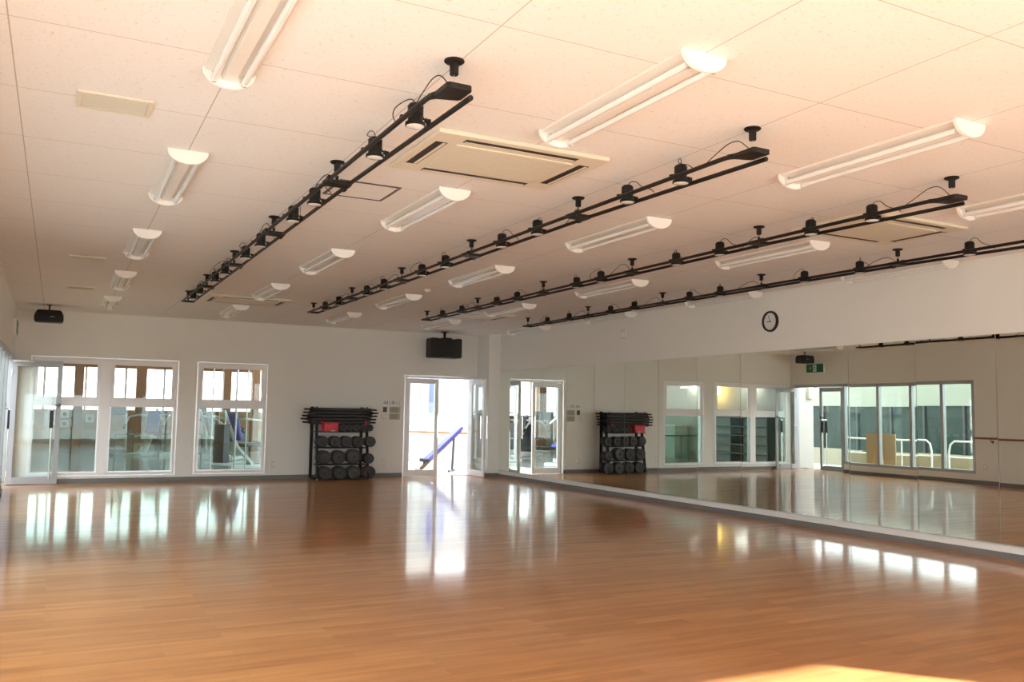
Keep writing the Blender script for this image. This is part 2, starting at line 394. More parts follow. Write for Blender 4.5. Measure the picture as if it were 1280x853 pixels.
plain_window('window_7', 'x', YR-.1, *RW[2], 3, 'wide window at the left of the wall behind the viewpoint')

# ------------------------------------------------------------------ ceiling lights
def make_light():
    r = thing('ceiling_light', (0, 0, 0), '', 'ceiling light', 'twin-tube fluorescent ceiling lights')
    L = 1.25
    MB().prism([(-.112, 0), (-.112, -.012), (-.04, -.022), (-.028, -.052), (.028, -.052), (.04, -.022), (.112, -.012), (.112, 0)], -L/2, L/2).build('reflector_housing', M['refl'], r)
    for sgn in (-1, 1):
        n = 20; prof = [(-.122, 0)]+[(-.122*math.cos(PI*i/n), -.004-.082*math.sin(PI*i/n)) for i in range(n+1)]+[(.122, 0)]
        y = sgn*(L/2)
        MB().prism(prof, y-.0, y+sgn*.022).build('end_cap', M['cap'], r, bevel=.003)
    for sx in (-1, 1):
        MB().cyl((sx*.068, -L/2+.02, -.052), (sx*.068, L/2-.02, -.052), .0155, seg=20).build('fluorescent_tube', M['tubeg'], r, smooth=True)
        for sy in (-1, 1): MB().box(sx*.068-.011, sx*.068+.011, sy*(L/2)-sy*.022, sy*L/2, -.07, -.014).build('lamp_holder', M['alu'], r, bevel=.002)
    return r
rowx = [.645, 2.455, 4.262, 6.06, 7.86]; nearY = [2.93, 5.66, 8.42, 11.17, 13.87]
rown = ['row nearest the left wall', 'second row from left wall', 'middle row', 'second row from mirror wall', 'row right beside mirror wall']
posn = ['fifth from back wall', 'fourth from back wall', 'third from back wall', 'second from back wall', 'nearest the back wall']
proto = None
for i, x in enumerate(rowx):
    for j, y in enumerate(nearY):
        if i == 4 and j == 0: continue
        lab = 'twin-tube ceiling light, %s, %s' % (posn[j], rown[i])
        loc = (x, y+.647, H)
        if proto is None:
            proto = make_light(); proto.location = loc; proto['label'] = lab
        else: dup(proto, loc, lab)

# ------------------------------------------------------------------ lighting tracks
TX = [1.525, 3.345, 5.165, 6.955]
HG = [[3.56, 5.43, 7.28, 9.11, 10.94, 12.62], [3.60, 5.43, 7.31, 9.16, 11.02, 12.95], [3.70, 5.49, 7.32, 9.17, 11.04, 12.93], [3.75, 5.56, 7.36, 9.17, 10.98, 12.86]]
SP = [[4.04, 4.67, 5.98, 6.60, 7.80, 8.50, 9.65, 10.30, 11.50, 12.10], [4.23, 4.80, 6.05, 6.68, 7.92, 8.55, 9.76, 10.40, 11.62, 12.30],
      [4.34, 4.92, 5.98, 6.60, 7.90, 8.40, 9.85, 10.44, 11.58, 12.30], [4.20, 4.83, 6.00, 6.72, 8.05, 8.62, 9.80, 10.38, 11.52, 12.20]]
RZ = 2.756
tn = ['first lighting track from the left wall', 'second lighting track from the left wall', 'third lighting track from the left wall', 'lighting track closest to the mirror wall']
for t in range(4):
    X = TX[t]; hg = HG[t]
    tr = thing('lighting_track', (X, hg[0], H), 'black twin-rail %s, hung from the ceiling' % tn[t], 'lighting track', 'black lighting tracks')
    oy = hg[0]
    for k, y in enumerate(hg):
        y -= oy
        cm = MB().lathe([(0.001, 0), (.046, 0), (.047, -.006), (.040, -.012), (.021, -.014), (.0205, -.066), (.018, -.069), (.001, -.069)], (0, y, 0), 'z', 24)
        cm.build('ceiling_canopy', M['black'], tr, smooth=True)
        wy = RZ-H+.02
        if k == 0: MB().cyl((0, y, -.069), (0, y, wy), .0015, seg=6).build('suspension_wire', M['alu'], tr)
        else:
            MB().cyl((0, y, -.069), (0, y, wy), .004, seg=8).cyl((0, y, wy+.03), (0, y, wy), .011).build('suspension_wire', M['black'], tr)
        z = RZ-H
        pl = MB()
        if k == 0:   # feed box at the near end
            pl.prism([(-.050, -.075), (.052, -.075), (.062, -.062), (.062, .055), (.052, .07), (-.045, .10), (-.070, .13), (-.080, .12), (-.062, .07), (-.062, -.062)], z-.014, z+.014, 'z')
        elif k == len(hg)-1:
            pl.box(-.085, .085, y-.035, y+.035, z-.012, z+.012)
        else:
            pl.prism([(-.085, y-.105), (-.045, y-.055), (.085, y-.055), (.092, y+.0), (.085, y+.105), (.045, y+.055), (-.085, y+.055), (-.092, y)], z-.012, z+.012, 'z')
            pl.cyl((-.085, y-.10, z), (-.085, y-.14, z), .016, seg=10).cyl((.085, y+.10, z), (.085, y+.14, z), .016, seg=10)
        pl.build('connector_plate', M['black'], tr, bevel=.004)
        if k < len(hg)-1:
            y2 = hg[k+1]-oy
            a, c = y+(.05 if k else .12), y2-.05
            for sx in (-.072, .072):
                pts = [(sx*.9, a-.03, z), (sx, a+.03, z), (sx, c-.03, z), (sx*.9, c+.03, z)]
                if sx > 0 and k == 0: pts = [(sx, -.03, z-.026), (sx, .0, z-.026), (sx, c*.5, z-.012), (sx, c, z), (sx, c+.03, z)]
                MB().tube(pts, .0135, 10).build('rail', M['black'], tr, smooth=True)
            ww = MB()
            rr = random.Random(t*10+k)
            # power lead looping over the hanger
            h = .05+.03*rr.random(); s_ = rr.choice((-1, 1)) if k else -1
            P = [(s_*.02, y+.0, z+.02), (s_*.04, y+.06, z+.02+h), (s_*.055, y+.13, z+.02+h), (s_*.07, y+.22, z+.045), (s_*.072, y+.30, z+.012)]
            Q = []
            for i in range(len(P)-1):
                for q in range(4):
                    f = q/4; Q.append(tuple(P[i][m_]*(1-f)+P[i+1][m_]*f for m_ in range(3)))
            Q.append(P[-1])
            # smooth
            for _ in range(3): Q = [Q[0]]+[tuple((Q[i-1][m_]+2*Q[i][m_]+Q[i+1][m_])/4 for m_ in range(3)) for i in range(1, len(Q)-1)]+[Q[-1]]
            ww.tube(Q, .0028, 6)
            ww.build('power_lead', M['black'], tr, smooth=True)

def make_spot():
    r = thing('spotlight', (0, 0, 0), '', 'spotlight', 'black spotlight cans on the lighting tracks')
    MB().lathe([(.001, .094), (.024, .094), (.034, .088), (.038, .076), (.038, -.002), (.050, -.006), (.052, -.022), (.048, -.024), (.001, -.024)], (0, 0, 0), 'z', 28).build('lamp_housing', M['black'], r, smooth=True)
    MB().lathe([(.001, -.030), (.038, -.028), (.045, -.0255), (.045, -.023), (.001, -.023)], (0, 0, 0), 'z', 28).build('lens', M['lens'], r, smooth=True)
    for q in (-1, 1):
        MB().tube([(q*.072, 0, .008), (q*.055, 0, .018), (q*.046, 0, .02), (q*.036, 0, .03)], .006, 8).cyl((q*.066, .0, .012), (q*.052, .0, .018), .012, seg=10).box(q*.080, q*.062, -.012, .012, -.006, .022).build('yoke_arm', M['black'], r, smooth=True)
    f = MB()
    for i in range(5): f.lathe([(.0385, .03+i*.011), (.0405, .031+i*.011), (.0405, .035+i*.011), (.0385, .036+i*.011)], (0, 0, 0), 'z', 24, False)
    f.build('cooling_fin', M['black'], r)
    return r
def cord_pts(kind, rr):
    s_ = -1 if kind % 2 else 1; a = .045+.03*rr.random(); hh = .04+.03*rr.random()
    base = [(0, 0, .092), (.01*s_, -.02, .092+hh*.5), (.045*s_, -.045, .10+hh*.4), (.075*s_, -.06, .075), (.075*s_, -.09-a, .045), (.072*s_, -.13-a, .012)]
    if kind % 3 == 0: base = [(0, 0, .092), (-.02*s_, .0, .092+hh*.5), (-.06*s_, .02, .10), (-.085*s_-a*.4, .03, .06), (-.09*s_-a*.3, .05, .02), (-.072*s_, .08, .008)]
    Q = []
    for i in range(len(base)-1):
        for q in range(4): f = q/4; Q.append(tuple(base[i][m_]*(1-f)+base[i+1][m_]*f for m_ in range(3)))
    Q.append(base[-1])
    for _ in range(4): Q = [Q[0]]+[tuple((Q[i-1][m_]+2*Q[i][m_]+Q[i+1][m_])/4 for m_ in range(3)) for i in range(1, len(Q)-1)]+[Q[-1]]
    return Q
ordn = ['first from the near end', 'second from the near end', 'third from the near end', 'fourth from the near end', 'fifth from the near end',
        'fifth from the far end', 'fourth from the far end', 'third from the far end', 'second from the far end', 'nearest the back wall']
short = ['first track from left wall', 'second track from left wall', 'third track from left wall', 'track beside mirror wall']
ps = make_spot(); first = True
for t in range(4):
    for k, y in enumerate(SP[t]):
        lab = 'black spotlight, %s, on the %s' % (ordn[k], short[t])
        loc = (TX[t], y, RZ)
        if first: o = ps; o.location = loc; o['label'] = lab; first = False
        else:
            o = ps.copy(); COL.objects.link(o); o.location = loc; o['label'] = lab
            for ch in [c for c in ps.children if c.name.split('.')[0] != 'cord']:
                c = ch.copy(); COL.objects.link(c); c.parent = o
        rr = random.Random(100+t*10+k)
        MB().tube(cord_pts(k+t, rr), .0026, 6).build('cord', M['black'], o, smooth=True)

# ------------------------------------------------------------------ air conditioning, vents, hatch, detector
def make_ac():
    r = thing('ceiling_air_conditioner', (0, 0, 0), '', 'air conditioner', 'ceiling cassette air conditioners')
    hx, hy = .575, .42
    p = MB()
    # frame panel as ring with four slots
    p.prism([(-hx, -hy), (hx, -hy), (hx, hy), (-hx, hy)], -.028, 0, 'z')
    p.build('front_panel', M['beige'], r, bevel=.010, seg=3)
    MB().box(-.40, .40, -.255, .255, -.036, -.026).build('intake_grille', M['beige2'], r, bevel=.006)
    g = MB()
    for i in range(11):
        yy = -.225+i*.045; g.box(-.37, .37, yy-.006, yy+.006, -.0368, -.0355)
    g.build('grille_louver', M['beige2'], r)
    for a in ((-.38, .38, -.362, -.302), (-.38, .38, .302, .362), (-.525, -.450, -.25, .25), (.450, .525, -.25, .25)):
        s_ = MB().box(a[0], a[1], a[2], a[3], -.0295, -.024).build('outlet_slot', M['slot'], r)
        fx = (a[2]+a[3])/2; f = MB()
        if a[1]-a[0] > .3: f.box(a[0]+.01, a[1]-.01, fx+.008, fx+.024, -.031, -.0285)
        else: f.box((a[0]+a[1])/2+.010, (a[0]+a[1])/2+.030, a[2]+.01, a[3]-.01, -.031, -.0285)
        f.build('vane', M['beige'], s_)
    return r
ac = make_ac(); ac.location = (2.40, 4.87, H); ac['label'] = 'square beige ceiling air conditioner beside the first track, nearest the viewer'
dup(ac, (6.02, 5.0, H), 'square beige ceiling air conditioner seen above the third track, on the mirror side')
dup(ac, (2.40, 13.15, H), 'square beige ceiling air conditioner near the back wall, end of the first track')
dup(ac, (6.02, 13.05, H), 'square beige ceiling air conditioner near the back wall, beyond the third track')

def make_vent():
    r = thing('ceiling_vent', (0, 0, 0), '', 'vent', 'slatted ceiling vents')
    f = MB().box(-.18, .18, -.135, -.11, -.012, 0).box(-.18, .18, .11, .135, -.012, 0).box(-.18, -.155, -.11, .11, -.012, 0).box(.155, .18, -.11, .11, -.012, 0)
    f.build('frame', M['beige'], r, bevel=.003)
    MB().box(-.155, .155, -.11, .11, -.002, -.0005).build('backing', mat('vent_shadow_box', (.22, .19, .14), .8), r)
    g = MB()
    for i in range(9):
        yy = -.096+i*.024; g.prism([(yy-.005, -.002), (yy+.005, -.010), (yy+.007, -.009), (yy-.003, -.001)], -.155, .155, 'x')
    g.build('louver', mat('vent_louver', (.52, .50, .42), .6), r)
    return r
v = make_vent(); v.location = (.19, 4.96, H); v['label'] = 'slatted beige ceiling vent nearest the viewer, left of the first light row'
dup(v, (.215, 10.42, H), 'slatted beige ceiling vent above left, second from the back wall')
dup(v, (.205, 13.1, H), 'slatted beige ceiling vent above left, closest to the back wall')
hx0, hx1, hy0, hy1 = 1.66, 2.11, 5.83, 6.28
h = thing('ceiling_hatch', ((hx0+hx1)/2, (hy0+hy1)/2, H), 'square ceiling access hatch with its shaded gap drawn as dark strips beside the first track', 'hatch')
a = (hx1-hx0)/2
MB().box(-a, a, -a, -a+.012, -.008, 0).box(-a, a, a-.012, a, -.008, 0).box(-a, -a+.018, -a+.012, a-.012, -.008, 0).box(a-.018, a, -a+.012, a-.012, -.008, 0).build('frame', M['steel'], h)  # dark strips stand in for the shade in the hatch's open gap
MB().box(-a+.018, a-.018, -a+.012, a-.012, -.003, 0).build('door', M['ceil'], h)
def detector(loc, lab):
    r = thing('smoke_detector', loc, lab, 'smoke detector')
    MB().lathe([(.001, 0), (.05, 0), (.05, -.012), (.044, -.022), (.001, -.022)], (0, 0, 0), 'z', 28).build('base', M['beige'], r, smooth=True)
    MB().lathe([(.001, -.022), (.03, -.022), (.028, -.036), (.015, -.042), (.001, -.042)], (0, 0, 0), 'z', 24).build('sensor_dome', M['beige'], r, smooth=True)
detector((4.24, 10.62, H), 'small round beige smoke detector between the second and third tracks')

# ------------------------------------------------------------------ clock and small wall box
ck = thing('wall_clock', (XR, 8.35, 2.52), 'round black-rimmed wall clock above the mirror', 'clock')
R_ = .135
MB().lathe([(R_-.022, -.002), (R_, -.002), (R_+.002, -.015), (R_-.004, -.034), (R_-.018, -.036), (R_-.026, -.022), (R_-.022, -.002)], (0, 0, 0), 'x', 48, False).build('rim', M['bplast'], ck, smooth=True)
MB().lathe([(.001, -.004), (R_-.02, -.004), (R_-.02, -.014), (.001, -.014)], (0, 0, 0), 'x', 48).build('dial', M['face'], ck, smooth=True)
tk = MB()
for i in range(12):
    an = i*PI/6; r0 = R_-.04
    tk.beam((-.0145, r0*math.sin(an), r0*math.cos(an)), (-.0145, (r0+.010)*math.sin(an), (r0+.010)*math.cos(an)), .004, .001, (1, 0, 0))
tk.build('hour_mark', M['ink'], ck)
def hand(ang, L, w, x):   # clockwise angle seen from the room (viewer's right is -y)
    d = Vector((0, -math.sin(ang), math.cos(ang)))
    return MB().beam(Vector((x, 0, 0))-d*.015, Vector((x, 0, 0))+d*L, w, .0015, (1, 0, 0))
hand(math.radians(-93), .058, .012, -.0165).build('hour_hand', M['ink'], ck)
hand(math.radians(-20), .085, .009, -.0185).build('minute_hand', M['ink'], ck)
tb = thing('thermostat_box', (XR, 11.60, 2.60), 'small beige box on the right wall high above the mirror', 'wall box')
MB().box(-.035, 0, -.06, .06, -.085, .085).build('case', M['beige'], tb, bevel=.006)
MB().box(-.038, -.035, -.04, .04, -.06, .02).build('cover', M['cap'], tb, bevel=.002)

# ------------------------------------------------------------------ speakers
sp = thing('ceiling_speaker', (-.18, 15.70, H-.0), 'small rounded black speaker hung in the back left corner', 'speaker')
MB().lathe([(.001, 0), (.04, 0), (.04, -.008), (.012, -.012), (.012, -.09), (.001, -.09)], (0, 0, 0), 'z', 20).build('ceiling_bracket', M['black'], sp, smooth=True)
MB().prism([(-.195, -.145), (-.208, -.18), (-.208, -.25), (-.19, -.283), (.19, -.283), (.208, -.25), (.208, -.18), (.195, -.145), (.165, -.088), (-.165, -.088)][::-1], -.12, .12).build('cabinet', M['bplast'], sp, bevel=.02, seg=3)
MB().box(-.18, .18, -.128, -.118, -.265, -.108).build('grille', M['grillm'], sp, bevel=.01)
MB().box(.02, .075, -.131, -.128, -.198, -.190).build('badge', M['alu'], sp)
sp = thing('ceiling_speaker', (6.84, 16.15, H), 'large boxy black speaker hung above the double glass door', 'speaker')
MB().lathe([(.001, 0), (.09, 0), (.09, -.01), (.03, -.02), (.022, -.11), (.03, -.125), (.001, -.125)], (0, 0, 0), 'z', 20).build('ceiling_bracket', M['black'], sp, smooth=True)
pr = [(-.335, -.51), (-.335, -.16)]
pr += [(-.335+.02, -.135), (-.18, -.135), (-.15, -.155), (-.11, -.155), (-.08, -.125), (.10, -.125), (.14, -.155), (.18, -.155), (.21, -.135), (.315, -.135), (.335, -.16), (.335, -.51), (.31, -.53), (-.31, -.53)]
MB().prism(pr, -.12, .16).build('cabinet', M['bplast'], sp, bevel=.012)
MB().box(-.315, .315, -.132, -.118, -.515, -.165).build('grille', M['grillm'], sp, bevel=.008)
MB().prism([(-.09, -.50), (-.02, -.17), (.02, -.17), (.09, -.50)], -.142, -.13).build('horn_cover', M['grillm'], sp, bevel=.006)

# ------------------------------------------------------------------ notices beside the door and switch plates
def notice(name, x0, x1, z0, z1, m, label, lines=(), frame=True, cat='notice'):
    r = thing(name, ((x0+x1)/2, YB, (z0+z1)/2), label, cat, 'notices beside the glass door')
    w, hh = (x1-x0)/2, (z1-z0)/2
    MB().box(-w, w, -.006, 0, -hh, hh).build('sheet', m, r, bevel=.001)
    if lines:
        q = MB()
        for (a, b_, c, d) in lines: q.box(-w+a*2*w, -w+b_*2*w, -.0075, -.006, -hh+c*2*hh, -hh+d*2*hh)
        q.build('printed_mark', M['ink'], r)
    return r
notice('notice_plate', 5.672, 5.80, 1.415, 1.512, M['paper'], 'bright white plate at the upper left of the notices by the glass door', ((.55, 1.0, .38, .48), (.80, .88, .2, .9)))
notice('notice_sheet', 5.805, 6.105, 1.415, 1.508, M['paper'], 'white strip with brushed characters above the cream sheets by the glass door',
       ((.03, .05, .2, .85), (.09, .12, .15, .9), (.2, .3, .25, .3), (.26, .28, .15, .85), (.40, .43, .2, .9), (.47, .50, .2, .9), (.54, .57, .1, .8), (.68, .75, .3, .35), (.72, .74, .3, .8), (.84, .97, .2, .26), (.86, .95, .5, .56), (.88, .93, .76, .82)))
notice('small_photo', 5.745, 5.825, 1.275, 1.376, mat('dark_print', (.12, .07, .06), .5), 'small dark picture left of the cream sheets by the glass door', cat='picture')
notice('notice_sheet', 5.715, 5.83, 1.135, 1.24, M['paper'], 'small white sheet under the dark picture by the glass door', ((.1, .9, .1, .13), (.1, .13, .1, .9), (.6, .9, .8, .84)))
L_ = tuple((.06+.03*(i % 3), .93-.06*((i*7) % 4), .08+i*.085, .11+i*.085) for i in range(10))
notice('notice_sheet', 5.873, 6.107, 1.262, 1.385, M['paper2'], 'upper cream printed sheet beside the glass door', L_)
notice('notice_sheet', 5.873, 6.107, 1.128, 1.252, M['paper2'], 'lower cream printed sheet beside the glass door', L_)
def outlet(loc, rz, lab):
    r = thing('wall_outlet', loc, lab, 'outlet', None, rz)
    MB().box(-.036, .036, -.008, 0, -.06, .06).build('cover_plate', M['beige'], r, bevel=.002)
    MB().box(-.017, .017, -.0105, -.008, -.034, .034).build('socket', M['cap'], r, bevel=.001)
outlet((5.79, YB, .27), 0, 'small beige wall outlet between the weight rack and the glass door')
outlet((3.64, YB, .275), 0, 'small beige wall outlet between the single-bay window and the rack')
outlet((XL, 11.38, .35), PI/2, 'small beige wall outlet below the wooden handrail on the left wall')

# ------------------------------------------------------------------ wooden handrail, exit sign on the left wall (seen in the mirror)
hr = thing('wall_handrail', (XL, 9.0, .93), 'brown wooden handrail fixed to the left wall', 'handrail')
MB().tube([(.075, 2.55, 0), (.075, -.2, 0), (.075, -2.9, 0)], .020, 12).build('rail', M['wood'], hr, smooth=True)
for y in (2.2, .9, -.4, -1.7): MB().tube([(0, y, -.07), (.05, y, -.07), (.075, y, -.02)], .009, 8).cyl((0, y, -.07), (.006, y, -.07), .028).build('bracket', M['wood'], hr, smooth=True)
ex = thing('exit_sign', (XL, 15.80, 2.52), 'green running-figure exit sign above the left entrance', 'exit sign')
MB().box(0, .045, -.29, .29, -.12, .12).build('housing', M['cap'], ex, bevel=.004)
gp = MB().box(.045, .048, -.275, .275, -.105, .105).build('sign_face', M['green'], ex)
w = MB().box(.048, .050, -.055, .055, -.085, .085)
w.build('doorway_pictogram', M['paper'], ex)
rf = MB().cyl((.050, .0, .055), (.0525, .0, .055), .016).beam((.051, 0, .035), (.051, .012, -.015), .002, .022, (0, 1, 0)).beam((.051, .012, -.015), (.051, .04, -.045), .002, .014, (0, 1, 0)).beam((.051, .012, -.015), (.051, -.015, -.06), .002, .014, (0, 1, 0)).beam((.051, 0, .03), (.051, -.035, .01), .002, .011, (0, 1, 0))
rf.build('running_figure', M['green'], ex)
MB().beam((.049, .14, 0), (.049, .23, 0), .002, .018, (0, 1, 0)).prism([(.12, 0), (.155, .035), (.155, -.035)], .048, .050, 'x').build('arrow_pictogram', M['paper'], ex)

# ------------------------------------------------------------------ weight rack
RX, RY = 4.82, 16.10
rk = thing('weight_rack', (RX, RY+.18, 0), 'black steel weight rack standing against the back wall', 'weight rack')
def L2(x): return x-RX
xl, xr = 4.30, 5.27
for xx in (xl, xr):
    s_ = MB().beam((L2(xx), .20, 0.03), (L2(xx), .20, 1.36), .05, .05).beam((L2(xx)+.03, -.19, .03), (L2(xx)+.03, -.02, 1.10), .045, .05).beam((L2(xx)+.02, -.22, .035), (L2(xx)+.02, .24, .035), .04, .04, (0, 0, 1)).beam((L2(xx)+.03, -.02, 1.10), (L2(xx), .20, 1.10), .035, .035)
    s_.build('side_frame', M['black'], rk, bevel=.003)
    hk = MB()
    for i in range(6):
        z = 1.035+i*.0605; hk.beam((L2(xx), .20, z), (L2(xx), -.13, z+.006), .022, .006)
        hk.beam((L2(xx), -.13, z), (L2(xx), -.13, z+.028), .022, .006)
    hk.build('bar_hook', M['black'], rk)
tiers = [(.13, [(406.6, .125), (424.6, .125), (442.7, .125), (461.4, .123)]), (.43, [(404.9, .128), (422.7, .128), (441.7, .136), (460.7, .098)]),
         (.712, [(402.3, .105), (417.8, .105), (431.9, .105), (446.6, .103), (462.1, .100)]), (.975, [(426.3, .072), (434.7, .072), (443.1, .072), (451.6, .070), (460.7, .066)])]
tname = ['bottom shelf', 'third shelf down', 'second shelf down', 'top shelf']
for ti, (zc, row) in enumerate(tiers):
    rmax = max(r for _, r in row); zz = zc-rmax-.012
    for yy in (-.13, .05):
        MB().tube([(L2(xl)+.02, yy+(0 if ti else 0), zz+.0), (L2(xr)+.02, yy, zz)], .011, 8).build('shelf_rail', M['black'], rk, smooth=True)
    if ti == 3: MB().box(L2(xl), L2(xr)+.06, -.17, .12, zz-.006, zz+.004).build('shelf_tray', M['black'], rk)
for i, xx in enumerate((xl+.02, xr+.02)):
    for yy in (-.2, .2): MB().cyl((L2(xx)-.012, yy, .022), (L2(xx)+.012, yy, .022), .021).build('foot', M['alu'] if (i == 0 and yy < 0) else M['black'], rk, smooth=True)
for xx in (4.385, 5.235):
    for zz in (1.045, 1.085): 
        MB().lathe([(.001, 0), (.018, 0), (.020, .01), (.018, .03), (.001, .03)], (L2(xx), -.205, zz), 'y', 18).build('collar_clip', M['red'], rk, smooth=True)
# plates: four deep in y
cell = {}
pos_names = {4: ['leftmost', 'second from left', 'third from left', 'rightmost'], 5: ['leftmost', 'second from left', 'middle', 'fourth from left', 'rightmost']}
depth = ['front', 'middle', 'rear']
def plate_mesh(r):
    me = MB()
    th = .044
    me.lathe([(.012, 0), (.014, -.004), (.028, -.004), (.032, 0), (.032, .004), (r*.62, .006), (r*.68, .0), (r*.90, -.002), (r*.985, .004), (r, .012), (r, th-.010), (r*.98, th), (.03, th), (.012, th), (.012, 0)], (0, 0, 0), 'y', 36, False)
    return me
for ti, (zc, row) in enumerate(tiers):
    n = len(row)
    for ci, (px, r) in enumerate(row):
        x = 4.489+(px-407)*.01543
        z = zc if r > .9*max(q for _, q in row) else zc-(max(q for _, q in row)-r)*.5
        z = zc-max(q for _, q in row)+r+.0005
        base = None
        for d in range(3):
            y = RY-.02+d*.078
            lab = '%s black weight plate of the %s stack, %s of rack' % (depth[d], pos_names[n][ci], tname[ti])
            if d == 0:
                base = plate_mesh(r).build('weight_plate', M['blackr'], None, (x, y, z), smooth=True)
                tag(base, lab, 'weight plate', 'round black weight plates on the rack'); o = base
            else:
                o = base.copy(); COL.objects.link(o); o.location = (x-.004*d, y, z); o['label'] = lab
# barbells on top
def make_bar(L, r):
    rt = thing('barbell', (0, 0, 0), '', 'barbell', 'black barbells stacked on top of the rack')
    MB().cyl((-L/2+.12, 0, 0), (L/2-.12, 0, 0), r, seg=14).build('padded_grip', M['blackr'], rt, smooth=True)
    for q in (-1, 1): MB().cyl((q*L/2, 0, 0), (q*(L/2-.12), 0, 0), .014, seg=12).cyl((q*(L/2-.115), 0, 0), (q*(L/2-.13), 0, 0), r+.004, seg=14).build('sleeve', M['black'], rt, smooth=True)
    return rt
pb = None; rn = ['lowest row', 'second row up', 'third row up', 'fourth row up', 'top row']; dn = ['front', 'middle', 'back']
rr = random.Random(3)
for i in range(5):
    for d in range(3):
        loc = (4.79+rr.uniform(-.05, .05)+(-.04 if d == 0 and i in (1, 4) else 0), RY+.085+d*.088, 1.067+i*.0605+(.002*d))
        lab = '%s black barbell of the %s on top of the weight rack' % (dn[d], rn[i])
        if pb is None: pb = make_bar(1.38, .0285); pb.location = loc; pb['label'] = lab
        else: dup(pb, loc, lab)
# red box on the top shelf
rb = thing('red_box', (4.545, RY-.01, .899), 'small red plastic box on the top shelf of the weight rack', 'box')
MB().prism([(-.135, .0), (.12, 0), (.135, .15), (-.14, .15)], -.09, .10).build('tub', M['red'], rb, bevel=.006)
MB().box(-.145, .14, -.10, .11, .148, .168).build('rim', M['red'], rb, bevel=.005)
MB().box(-.02, .12, -.093, -.089, .05, .12).build('front_label', M['paper'], rb).scale = (.6, 1, .2)

# ------------------------------------------------------------------ gym behind the back wall
GY = 28.0; GX0, GX1 = -1.4, 6.0
COLS = ((2.16, .28, 'right-hand bay'), (.53, .24, 'left-hand bay'), (4.57, .22, 'single window'), (5.42, .22, 'single window at its right edge'))
struct('ground', MB().box(-60, 60, -40, 90, -.5, -.14), M['conc'], 'pale paved ground outside the building')
struct('floor_gym', MB().box(GX0, GX1, YB+.2, GY, -.12, -.002), M['gfloor'], 'pale shiny floor of the gym beyond the back windows')
struct('ceiling_gym', MB().box(GX0-.2, GX1+.1, YB+.2, GY+.3, H, H+.2), M['gwall'], 'ceiling of the gym beyond the back windows')
struct('wall_gym_left', MB().box(GX0-.2, GX0, YB+.2, GY+.2, -.12, H), M['gwall'], 'far left wall of the gym beyond the back windows')
struct('wall_gym_partition', MB().box(GX0, XL-.15, YB, YB+.2, 0, H), M['gwall'], 'gym wall continuing past the studio corner')
struct('wall_gym_far', MB().box(GX0, GX1, GY, GY+.15, .62, 1.20), mat('terracotta_wall', (.50, .30, .19), .8), 'terracotta spandrel wall under the far gym windows')
struct('wall_gym_dado', MB().box(GX0, GX1, GY-.02, GY+.15, -.12, .62), mat('grey_green_dado', (.40, .43, .40), .7), 'grey-green lower wall under the terracotta spandrel')
struct('trim_7', MB().box(GX0, GX1, GY-.02, GY+.16, 2.42, H), M['brown'], 'brown beam above the far gym windows')
wg = MB()
for i in range(8):
    x = GX0+(GX1-GX0)*i/7; wg.box(x-.03, x+.03, GY+.05, GY+.11, 1.20, 2.42)
wo = tag(wg.build('window_8', M['awhite']), 'far gym window band with thin white mullions', None, None, 'structure')
for i in range(7):
    a = GX0+(GX1-GX0)*i/7+.03; c = GX0+(GX1-GX0)*(i+1)/7-.03
    MB().box(a, c, GY+.075, GY+.08, 1.20, 2.42).build('pane', M['glass'], wo)
for x, w_, lab in COLS:
    struct('column_gym', MB().box(x-w_/2, x+w_/2, GY-.5, GY-.2, -.002, H), M['brown'], 'brown gym column seen through the %s' % lab)

def post_panel(loc, w, hgt, lab):
    r = thing('glass_partition', loc, lab, 'glass partition')
    MB().box(-w/2, w/2, -.005, .005, .04, hgt-.03).build('pane', M['glass2'], r)
    MB().box(-w/2, w/2, -.025, .025, hgt-.03, hgt).build('top_rail', M['steel'], r, bevel=.003)
    for x in (-w/2, 0, w/2): MB().box(x-.015, x+.015, -.02, .02, 0, hgt-.03).box(x-.05, x+.05, -.06, .06, 0, .05).build('post', M['steel'], r)
post_panel((1.78, 18.1, 0), 1.55, .80, 'low glass partition with dark top rail behind the double-bay window')
# slim chrome posts seen through the single window
for i, (x, y, r_) in enumerate(((2.78, 18.4, .014), (3.28, 18.6, .018), (3.55, 18.9, .014), (2.55, 19.6, .016))):
    q = thing('steel_post', (x, y, 0), ['slim steel post behind the single-bay window, at its centre left', 'thicker steel post behind the single-bay window, right of centre', 'slim steel post behind the single-bay window, near its right edge', 'slim steel post deeper in the gym behind the single-bay window'][i], 'post')
    MB().cyl((0, 0, .01), (0, 0, 2.2), r_).build('shaft', M['alu'], q, smooth=True); MB().cyl((0, 0, 0), (0, 0, .02), .07).build('base', M['black'], q, smooth=True)

# white wall boxes with round fans
for i, (x, z) in enumerate(((.22, 1.06), (.48, 1.08), (.22, .79), (.48, .81), (.86, .94))):
    q = thing('wall_fan_unit', (x, GY, z), 'white square fan unit on terracotta gym wall, %s' % ['top left', 'top middle', 'bottom left', 'bottom middle', 'single at the right'][i], 'fan unit', 'white fan units on the gym wall')
    MB().box(-.11, .11, -.08, 0, -.11, .11).build('case', M['white'], q, bevel=.008)
    MB().lathe([(.001, -.081), (.05, -.081), (.055, -.086), (.04, -.09), (.001, -.09)], (0, 0, 0), 'y', 24).build('fan_grille', M['steel'], q, smooth=True)

